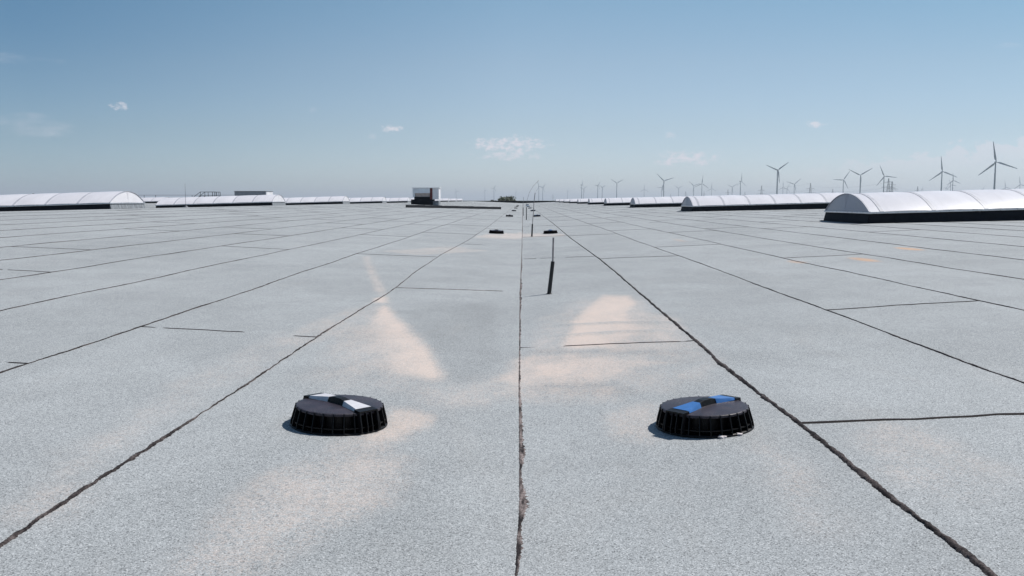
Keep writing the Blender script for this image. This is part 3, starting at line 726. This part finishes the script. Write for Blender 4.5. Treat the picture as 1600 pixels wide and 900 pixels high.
for i in range(10):
    o = right if i == 0 else copy_tree(right)
    o.location = (7.46, 19.4+20*i, 0)
    tag(o, f'white barrel skylight on black base, right-hand row, {sk_near[i]} to the camera', 'skylight', 'barrel skylights of the right-hand row')
left = make_skylight(.480, .290, .185, .185, L=-6.6, sunlit_end=True)
for i in range(10):
    o = left if i == 0 else copy_tree(left)
    o.location = (-14.14, 30.7+20*i, 0)
    tag(o, f'white barrel skylight with sunlit-toned end wall, left-hand row, {sk_near[i]} to the camera', 'skylight', 'barrel skylights of the left-hand row')
far = make_skylight(.45, .30, .2, .2, L=-6.6, sunlit_end=True)
for i in range(4):
    o = far if i == 0 else copy_tree(far)
    o.location = (-37.0, 92+20*i, 0)
    tag(o, f'distant white skylight seen beyond the left-hand row, {sk_near[i]} of its own row', 'skylight', 'distant skylights farther left')

# ---------------------------------------------------------------- plant on the roof
# low black curb
X0, X1, Yc = -7.55, -1.67, 64.4; SK = 12.6/5.88
cb = empty('expansion_curb', ((X0+X1)/2, Yc, float(profile((X0+X1)/2))))
mb = MB(); ox, oy, oz = cb.location; nseg = 6; 
for i in range(nseg):
    a = X0+(X1-X0)*i/nseg+.006; b = X0+(X1-X0)*(i+1)/nseg-.006
    za, zb_ = float(profile(a)), float(profile(b))
    vs = [(a-ox, -.05, za-oz-.01), (b-ox, -.05, zb_-oz-.01), (b-ox, .65, zb_-oz-.01), (a-ox, .65, za-oz-.01), (a-ox, 0, za-oz+.17), (b-ox, 0, zb_-oz+.185), (b-ox, .6, zb_-oz+.185), (a-ox, .6, za-oz+.17)]
    vs = [(p_[0], p_[1]+p_[0]*SK, p_[2]) for p_ in vs]
    mb.add(vs, [(0, 3, 2, 1), (4, 5, 6, 7), (0, 1, 5, 4), (1, 2, 6, 5), (2, 3, 7, 6), (3, 0, 4, 7)])
mb.build('felt_upstand', M['bitumen'], cb)
tag(cb, 'long low black felt curb lying in front of the white ventilation box', 'curb')
# white ventilation hood
x, y = -9.35, 80.0; zr = float(profile(-8.4))
v = empty('ventilation_unit', (x, y, zr))
MB().box(-.55, 1.38, 0, 1.9, -.03, .50).build('upstand', M['bitumen'], v)
MB().box(-.28, 1.36, .12, 1.75, .50, .72).build('plinth', M['bitumen'], v)
MB().box(1.382, 1.9, .1, 1.8, -.03, .36).build('side_upstand', M['sunlitfelt'], v)
MB().box(-.20, 1.10, .25, 1.7, .72, 1.05).build('louvre', M['tan'], v)
mb = MB(); mb.box(-.40, 1.14, -.02, 1.9, 1.05, 1.50); mb.box(-.40, -.21, .1, 1.9, .72, 1.05); mb.build('hood', M['greypanel'], v)
mb = MB(); mb.box(1.142, 1.36, -.03, .02, .5, 1.50); mb.build('trim', M['red'], v)
mb = MB(); mb.box(1.142, 1.92, .022, 1.9, .5, 1.50); mb.build('side_panel', M['white'], v)
MB().box(-.46, 1.99, -.08, 1.98, 1.502, 1.545).build('cover_sheet', M['white'], v)
tag(v, 'white box shaped ventilation hood with beige louvre and dark red edge on a black base', 'ventilation unit')
# wide louvred unit
x, y = -28.95, 92.0; zr = float(profile(x)); v = empty('louvred_unit', (x, y, zr))
MB().box(-.55, 2.7, .0, 2.4, 0, .498).build('base', M['dsteel'], v)
mb = MB(); mb.box(-.55, 2.66, .03, 2.4, .5, 1.40)
for k in range(8): mb.box(-.5, 2.61, .012, .028, .54+k*.1, .60+k*.1)
mb.build('louvre_front', M['louvre'], v)
MB().box(2.662, 2.74, .0, 2.4, .5, 1.40).build('end_cladding', M['white'], v)
MB().box(-.60, 2.78, -.03, 2.44, 1.402, 1.44).build('cover_sheet', M['dsteel'], v)
tag(v, 'wide dark grey louvred unit with white end behind the left-hand skylights', 'ventilation unit')
# access stair / crossing platform
x, y = -23.6, 63.0; zr = float(profile(x)); v = empty('crossover_stair', (x, y, zr)); top = 1.15
rise = .42
MB().box(1.0, 2.1, 0, .9, rise-.03, rise).build('platform', M['dsteel'], v)
mb = MB()
for k in range(3): mb.box(.25+k*.25, .48+k*.25, 0, .9, .1+k*.11, .125+k*.11)
mb.build('tread', M['dsteel'], v)
mb = MB()
for yy_ in (.0, .9):
    for xx, z0_, z1_ in ((.05, 0, .45), (1.0, 0, top), (1.55, rise, top), (1.85, 0, top), (2.0, 0, top), (2.1, 0, top)): mb.tube([(xx, yy_, z0_), (xx, yy_, z1_)], .019, 6)
    for dz in (0, -.28): mb.tube([(.05, yy_, .45+dz), (1.0, yy_, top+dz), (2.1, yy_, top+dz)], .017, 6)
mb.build('handrail', M['dsteel'], v)
tag(v, 'small grey steel stair and platform with handrails behind the left skylights', 'stair')
# guard rail along far left
gx0, gx1, gy = -58.5, -31.0, 100.0
g = empty('guard_rail', ((gx0+gx1)/2, gy, .2)); gz = 1.34
for px in (17, 52, 110, 165, 225, 243, 300, 380):
    d = ray(px, 300); X = d[0]/d[1]*gy; z0_ = float(profile(X))
    mb = MB().tube([(X-g.location.x, 0, z0_-.2), (X-g.location.x, 0, gz-.2+(.03 if px == 52 else 0))], .028, 6)
    if px == 52: mb.box(X-g.location.x-.1, X-g.location.x+.1, -.08, .08, gz-.18, gz-.02)
    mb.build('post', M['dsteel'], g)
mb = MB()
for hh in (1.14, .72): mb.tube([(gx0-g.location.x, 0, hh), (gx1-g.location.x, 0, hh)], .016, 6)
mb.build('rail', M['dsteel'], g)
tag(g, 'thin grey guard rail on posts along the horizon at far left', 'railing')
# dark cowl behind the nearest right skylight
x, y = 11.25, 30.0; zr = float(profile(x)); v = empty('roof_cowl', (x, y, zr))
MB().lathe([(.16, -.02), (.14, .02), (.12, .06), (.12, .53)], 20).build('pipe', M['dsteel'], v)
MB().lathe([(.0, .53), (.23, .53), (.235, .545), (.235, .60), (.22, .615), (.0, .62)], 24, False).build('cap', M['bitumen'], v)
tag(v, 'flat dark cowl on a short pipe poking up behind the nearest right skylight', 'vent')
# small junction box in the valley
x, y = at(824, 322.5); v = empty('junction_box', (x, y, float(profile(x))))
MB().box(-.18, .18, -.15, .15, 0, .24).build('housing', M['greypanel'], v, bevel=.02)
MB().box(-.2, .2, -.17, .17, .242, .28).build('cover', M['dsteel'], v)
tag(v, 'small grey junction box standing beside the far roof valley', 'box')

# ---------------------------------------------------------------- trees beyond the roof
def leaf_material():
    m = bpy.data.materials.new('leaves'); m.use_nodes = True; t = NT(m.node_tree); p = t.n['Principled BSDF']
    co = t.node('ShaderNodeTexCoord').outputs['Object']
    t.put(p.inputs['Base Color'], t.mix(t.mapr(t.noise(co, 1.3, 3, .6), .35, .65), (.016, .028, .010), (.045, .062, .022)))
    p.inputs['Roughness'].default_value = .6; return m
M['leaf'] = leaf_material()
def tree(x, y, hgt, rx, label, seed):
    rd = random.Random(seed); r = empty('tree', (x, y, LAND))
    mb = MB().tube([(0, 0, 0), (.1, 0, hgt*.3), (.0, .1, hgt*.62)], [.32, .25, .14], 10)
    for k in range(7):
        a = rd.uniform(0, 6.28); z0 = hgt*rd.uniform(.4, .62)
        mb.tube([(0, 0, z0), (math.cos(a)*rx*.5, math.sin(a)*rx*.5, z0+hgt*.12), (math.cos(a)*rx*.8, math.sin(a)*rx*.8, z0+hgt*.22)], [.12, .07, .03], 6)
    mb.build('trunk', M['bark'], r)
    mb = MB(); cl = []
    for k in range(46):
        a = rd.uniform(0, 6.28); q = rd.random()**.5; zz = rd.uniform(-1, 1)
        cl.append((math.cos(a)*q*rx*math.sqrt(1-zz*zz*.8), math.sin(a)*q*rx*math.sqrt(1-zz*zz*.8), hgt*.72+zz*hgt*.23, rd.uniform(.5, 1.1)))
    for (cx, cy, cz, cr) in cl:
        for _ in range(90):
            d = Vector((rd.gauss(0, 1), rd.gauss(0, 1), rd.gauss(0, 1))).normalized()*cr*rd.uniform(.5, 1.05)
            p0 = Vector((cx, cy, cz))+d; a = Vector((rd.gauss(0, 1), rd.gauss(0, 1), rd.gauss(0, 1))).normalized(); b = a.orthogonal().normalized()
            s_ = rd.uniform(.16, .30); mb.add([p0-a*s_, p0+b*s_*.5, p0+a*s_, p0-b*s_*.5], [(0, 1, 2, 3)])
    mb.build('crown', M['leaf'], r, fix=False)
    tag(r, label, 'tree', 'trees beyond the far parapet')
tree(-5.6, 300, 14.4, 3.1, 'dark bushy tree top, tallest of the clump beyond the parapet', 3)
tree(-3.9, 303, 14.0, 2.3, 'dark rounded tree top at the right end of the clump', 5)
tree(-8.6, 305, 13.6, 3.0, 'lower tree top sloping down at the left end of the clump', 9)

# ---------------------------------------------------------------- wind turbines
def make_turbine():
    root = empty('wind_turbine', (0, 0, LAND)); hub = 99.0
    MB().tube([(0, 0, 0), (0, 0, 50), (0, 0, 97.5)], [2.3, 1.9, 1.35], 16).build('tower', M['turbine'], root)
    mb = MB()
    prof = [(-4.2, .6, 1.0), (-3.4, 1.5, 1.7), (1.0, 1.7, 2.0), (6.0, 1.5, 1.7), (7.6, 1.0, 1.1)]
    vs = []
    for y, a, b in prof:
        for k in range(12):
            th = 2*math.pi*k/12; vs.append((a*math.cos(th), y, hub+b*math.sin(th)))
    fs = [(i*12+k, i*12+(k+1) % 12, (i+1)*12+(k+1) % 12, (i+1)*12+k) for i in range(len(prof)-1) for k in range(12)]+[tuple(range(12)), tuple(range(48, 60))]
    mb.add(vs, fs, True).build('nacelle', M['turbine'], root)
    mb = MB(); vs = []
    pr = [(-7.2, .2), (-6.8, .9), (-5.8, 1.5), (-4.3, 1.6)]
    for y, a in pr: vs += [(a*math.cos(2*math.pi*k/12), y, hub+a*math.sin(2*math.pi*k/12)) for k in range(12)]
    mb.add(vs, [(i*12+k, i*12+(k+1) % 12, (i+1)*12+(k+1) % 12, (i+1)*12+k) for i in range(3) for k in range(12)]+[tuple(range(12)), tuple(range(36, 48))], True).build('spinner', M['turbine'], root)
    # one blade along +X from the hub, unit built for a 42 m radius
    st = [(0, .75, .75, 0), (2.5, .8, .75, 0), (7, 2.1, .5, .35), (12, 1.9, .38, .28), (22, 1.4, .24, .15), (33, .95, .15, .06), (40, .6, .08, .02), (42, .18, .03, 0)]
    vs = []
    for xr, ch, th_, tw in st:
        for k in range(10):
            a = 2*math.pi*k/10; u, v_ = ch*math.cos(a)+(.35*ch if xr > 3 else 0), th_*math.sin(a)
            vs.append((xr, v_*math.cos(tw)+u*math.sin(tw), u*math.cos(tw)-v_*math.sin(tw)))
    fs = [(i*10+k, i*10+(k+1) % 10, (i+1)*10+(k+1) % 10, (i+1)*10+k) for i in range(len(st)-1) for k in range(10)]+[tuple(range(10)), tuple(range(70, 80))]
    for j in range(3):
        if j == 0: b = MB().add(vs, fs, True).build('blade', M['turbine'], root); first = b
        else: b = first.copy(); COL.objects.link(b); b.parent = root
        b.location = (0, -5.6, hub)
    return root
# hub x, hub y, blade length in pixels, phase of one blade (degrees), yaw (degrees)
TB = [(1555.7,254.3,32,100,12),(1472,268.8,23.5,97,12),(1381.4,276,18.5,113,10),(1344.7,274.4,20,32,0),(1317.9,281.6,16,57,10),(1489,282.6,12,96,20),(1485.5,289.4,8.5,110,20),
(1478.3,294,5.5,60,30),(1440.8,295.6,7,86,60),(1535.7,295.6,6.5,60,55),(1571,292.9,11,100,15),(1593.8,288.8,13,98,15),(1393,292.5,9,82,15),
(1215,266.6,20,37,15),(1241.2,288.1,13,42,10),(1229.8,294.7,8,65,20),(1223.4,292.8,9.5,90,15),(1157.2,283.8,14,88,55),(1144,292.4,9.5,33,10),(1096.8,287.2,13,84,10),
(1084,290.4,10.5,20,10),(1111.8,294.7,9,89,10),(1060.3,294.3,7.5,30,10),(1037.2,283.1,16.5,18,20),(1034,293,9,60,20),(1006.6,295.9,8,88,10),(963.7,286.3,11.5,28,10),
(941,292.9,6.5,32,30),(934,290,6.5,58,30),(912,295.3,6.5,40,10),(908.8,289.1,10,90,65),(886.8,298.7,5,90,70),(841.9,291.8,10,112,30),(848,293,8,48,30),
(806,300.3,8,92,65),(771.8,294.2,6,62,30),(757.6,297.9,5.5,112,50),(712.7,299,6.5,112,30)]
TB.sort(key=lambda q: q[0])
words = 'first second third fourth fifth sixth seventh eighth ninth tenth eleventh twelfth thirteenth fourteenth fifteenth sixteenth seventeenth eighteenth nineteenth'.split()
tproto = make_turbine()
NTB = len(TB)
for i, (px, py, bl, ph, yaw) in enumerate(TB):
    o = tproto if i == 0 else copy_tree(tproto)
    px_above = 312.5-py
    D = (87.0-.8)*F/px_above
    d = ray(px, py); X = d[0]/d[1]*D
    o.location = (X, D, LAND); o.rotation_euler = (0, 0, R(yaw)-math.atan2(X, D))
    s_ = bl*D/F/42.0
    kk = 0
    for ch in [c_ for c_ in COL.objects if c_.parent == o and c_.name.startswith('blade')]:
        ch.rotation_euler = (0, -R(ph+120*kk), 0); ch.scale = (s_, 1.0, 1.0) if s_ < .9 else (s_, s_, s_); kk += 1
    size = 'largest' if bl > 30 else 'tall' if bl > 15 else 'mid sized' if bl > 9.4 else 'tiny faint'
    p3 = ph % 120
    pose = 'one blade straight up' if 80 <= p3 <= 104 else 'blades spread in a high V' if 22 <= p3 <= 46 else 'a blade pointing left' if 46 < p3 <= 66 else 'one blade leaning up left'
    place = f'{words[i]} from the left' if i < NTB//2 else f'{words[NTB-1-i]} from the right'
    if i == 0: place = 'leftmost, just right of the white box'
    if i == NTB-1: place = 'rightmost, at the edge of the view'
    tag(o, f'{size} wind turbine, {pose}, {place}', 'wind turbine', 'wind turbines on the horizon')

# ---------------------------------------------------------------- power pylons
def make_pylon(double=False):
    root = empty('power_pylon', (0, 0, LAND)); Hp = 52.0; mb = MB(); th = .17
    wz = lambda z: 4.2*(1-z/Hp)**1.15+.55
    zz = [0, 7, 13, 19, 24, 29, 34, 39, 44, 48, 52]
    for a, b in zip(zz[:-1], zz[1:]):
        wa, wb = wz(a), wz(b)
        ca = [(-wa, -wa, a), (wa, -wa, a), (wa, wa, a), (-wa, wa, a)]; cb_ = [(-wb, -wb, b), (wb, -wb, b), (wb, wb, b), (-wb, wb, b)]
        for k in range(4):
            mb.tube([ca[k], cb_[k]], th, 4, False); mb.tube([ca[k], cb_[(k+1) % 4]], th*.6, 4, False); mb.tube([ca[(k+1) % 4], cb_[k]], th*.6, 4, False)
            mb.tube([cb_[k], cb_[(k+1) % 4]], th*.6, 4, False)
    mb.build('lattice_tower', M['lattice'], root)
    for z, hw in ((29, 14), (39, 9.5)) if not double else ((27, 9), (36, 12), (45, 8)):
        mb = MB(); w_ = wz(z)
        for sx_ in (-1, 1):
            for yy_ in (-w_, w_):
                mb.tube([(0, yy_, z), (sx_*hw, 0, z)], th, 4, False); mb.tube([(0, yy_, z+2.2), (sx_*hw, 0, z+.2)], th*.8, 4, False)
            for q in (.25, .5, .75): mb.tube([(sx_*hw*q, -w_*(1-q), z), (sx_*hw*(q+.12), 0, z+2.2*(1-q))], th*.5, 4, False)
            for q in (.55, 1.0): mb.tube([(sx_*hw*q, 0, z), (sx_*hw*q, 0, z-2.6)], .10, 4, False)
        mb.build('crossarm', M['lattice'], root)
    return root
pp = make_pylon(); pd = make_pylon(True)
# px, top py
PY = [(1190,290.5,0),(1266.5,286.5,0),(1301.3,295.5,0),(1137.5,296,0),(1071.5,299,0),(1388.6,279.5,1),(1394,284,1),(1434,291.5,0),(1100,299.5,0),(1164,300,0),(1048,303,0),(864,303,0)]
PY.sort(key=lambda q: q[0]); uf = {0: False, 1: False}; pyl = []
for i, (px, py, kind) in enumerate(PY):
    o = (pd if kind else pp) if not uf[kind] else copy_tree(pd if kind else pp); uf[kind] = True
    D = (LAND+52-.8)*F/(312.5-py); d = ray(px, py); X = d[0]/d[1]*D
    o.location = (X, D, LAND); o.rotation_euler = (0, 0, R(8)-math.atan2(X, D)*.6)
    pyl.append((X, D, py))
    cd = 'with three crossarms' if kind else 'with two crossarms'
    n_ = len(PY)
    place = f'{words[i]} pylon from the left' if i < 6 else f'{words[n_-1-i]} pylon from the right'
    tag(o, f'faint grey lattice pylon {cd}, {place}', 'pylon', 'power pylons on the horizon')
# overhead lines between neighbouring pylons
def line(a, b, zs, name_label):
    mb = MB()
    for z, off in zs:
        pts = []
        for k in range(13):
            q = k/12; x = a[0]+(b[0]-a[0])*q; y = a[1]+(b[1]-a[1])*q
            pts.append((x, y+off*.4, LAND+z-4*6*q*(1-q)))
        mb.tube(pts, .09, 4, False)
    o = mb.build('overhead_line', M['lattice']); tag(o, name_label, 'power line', 'overhead lines between pylons')
P_ = {round(q[0]): pyl[i] for i, q in enumerate(PY)}
line(P_[1266], P_[1190], ((26.5, 8), (36.5, 5), (52, 0)), 'faint overhead wires between the second and third pylons left of the big skylight')
line(P_[1389], P_[1266], ((26, 8), (36, 5), (45, 0)), 'faint overhead wires left of the tallest three armed pylon')
line(P_[1394], P_[1434], ((26, 8), (36, 5), (45, 0)), 'faint overhead wires right of the tallest three armed pylon')
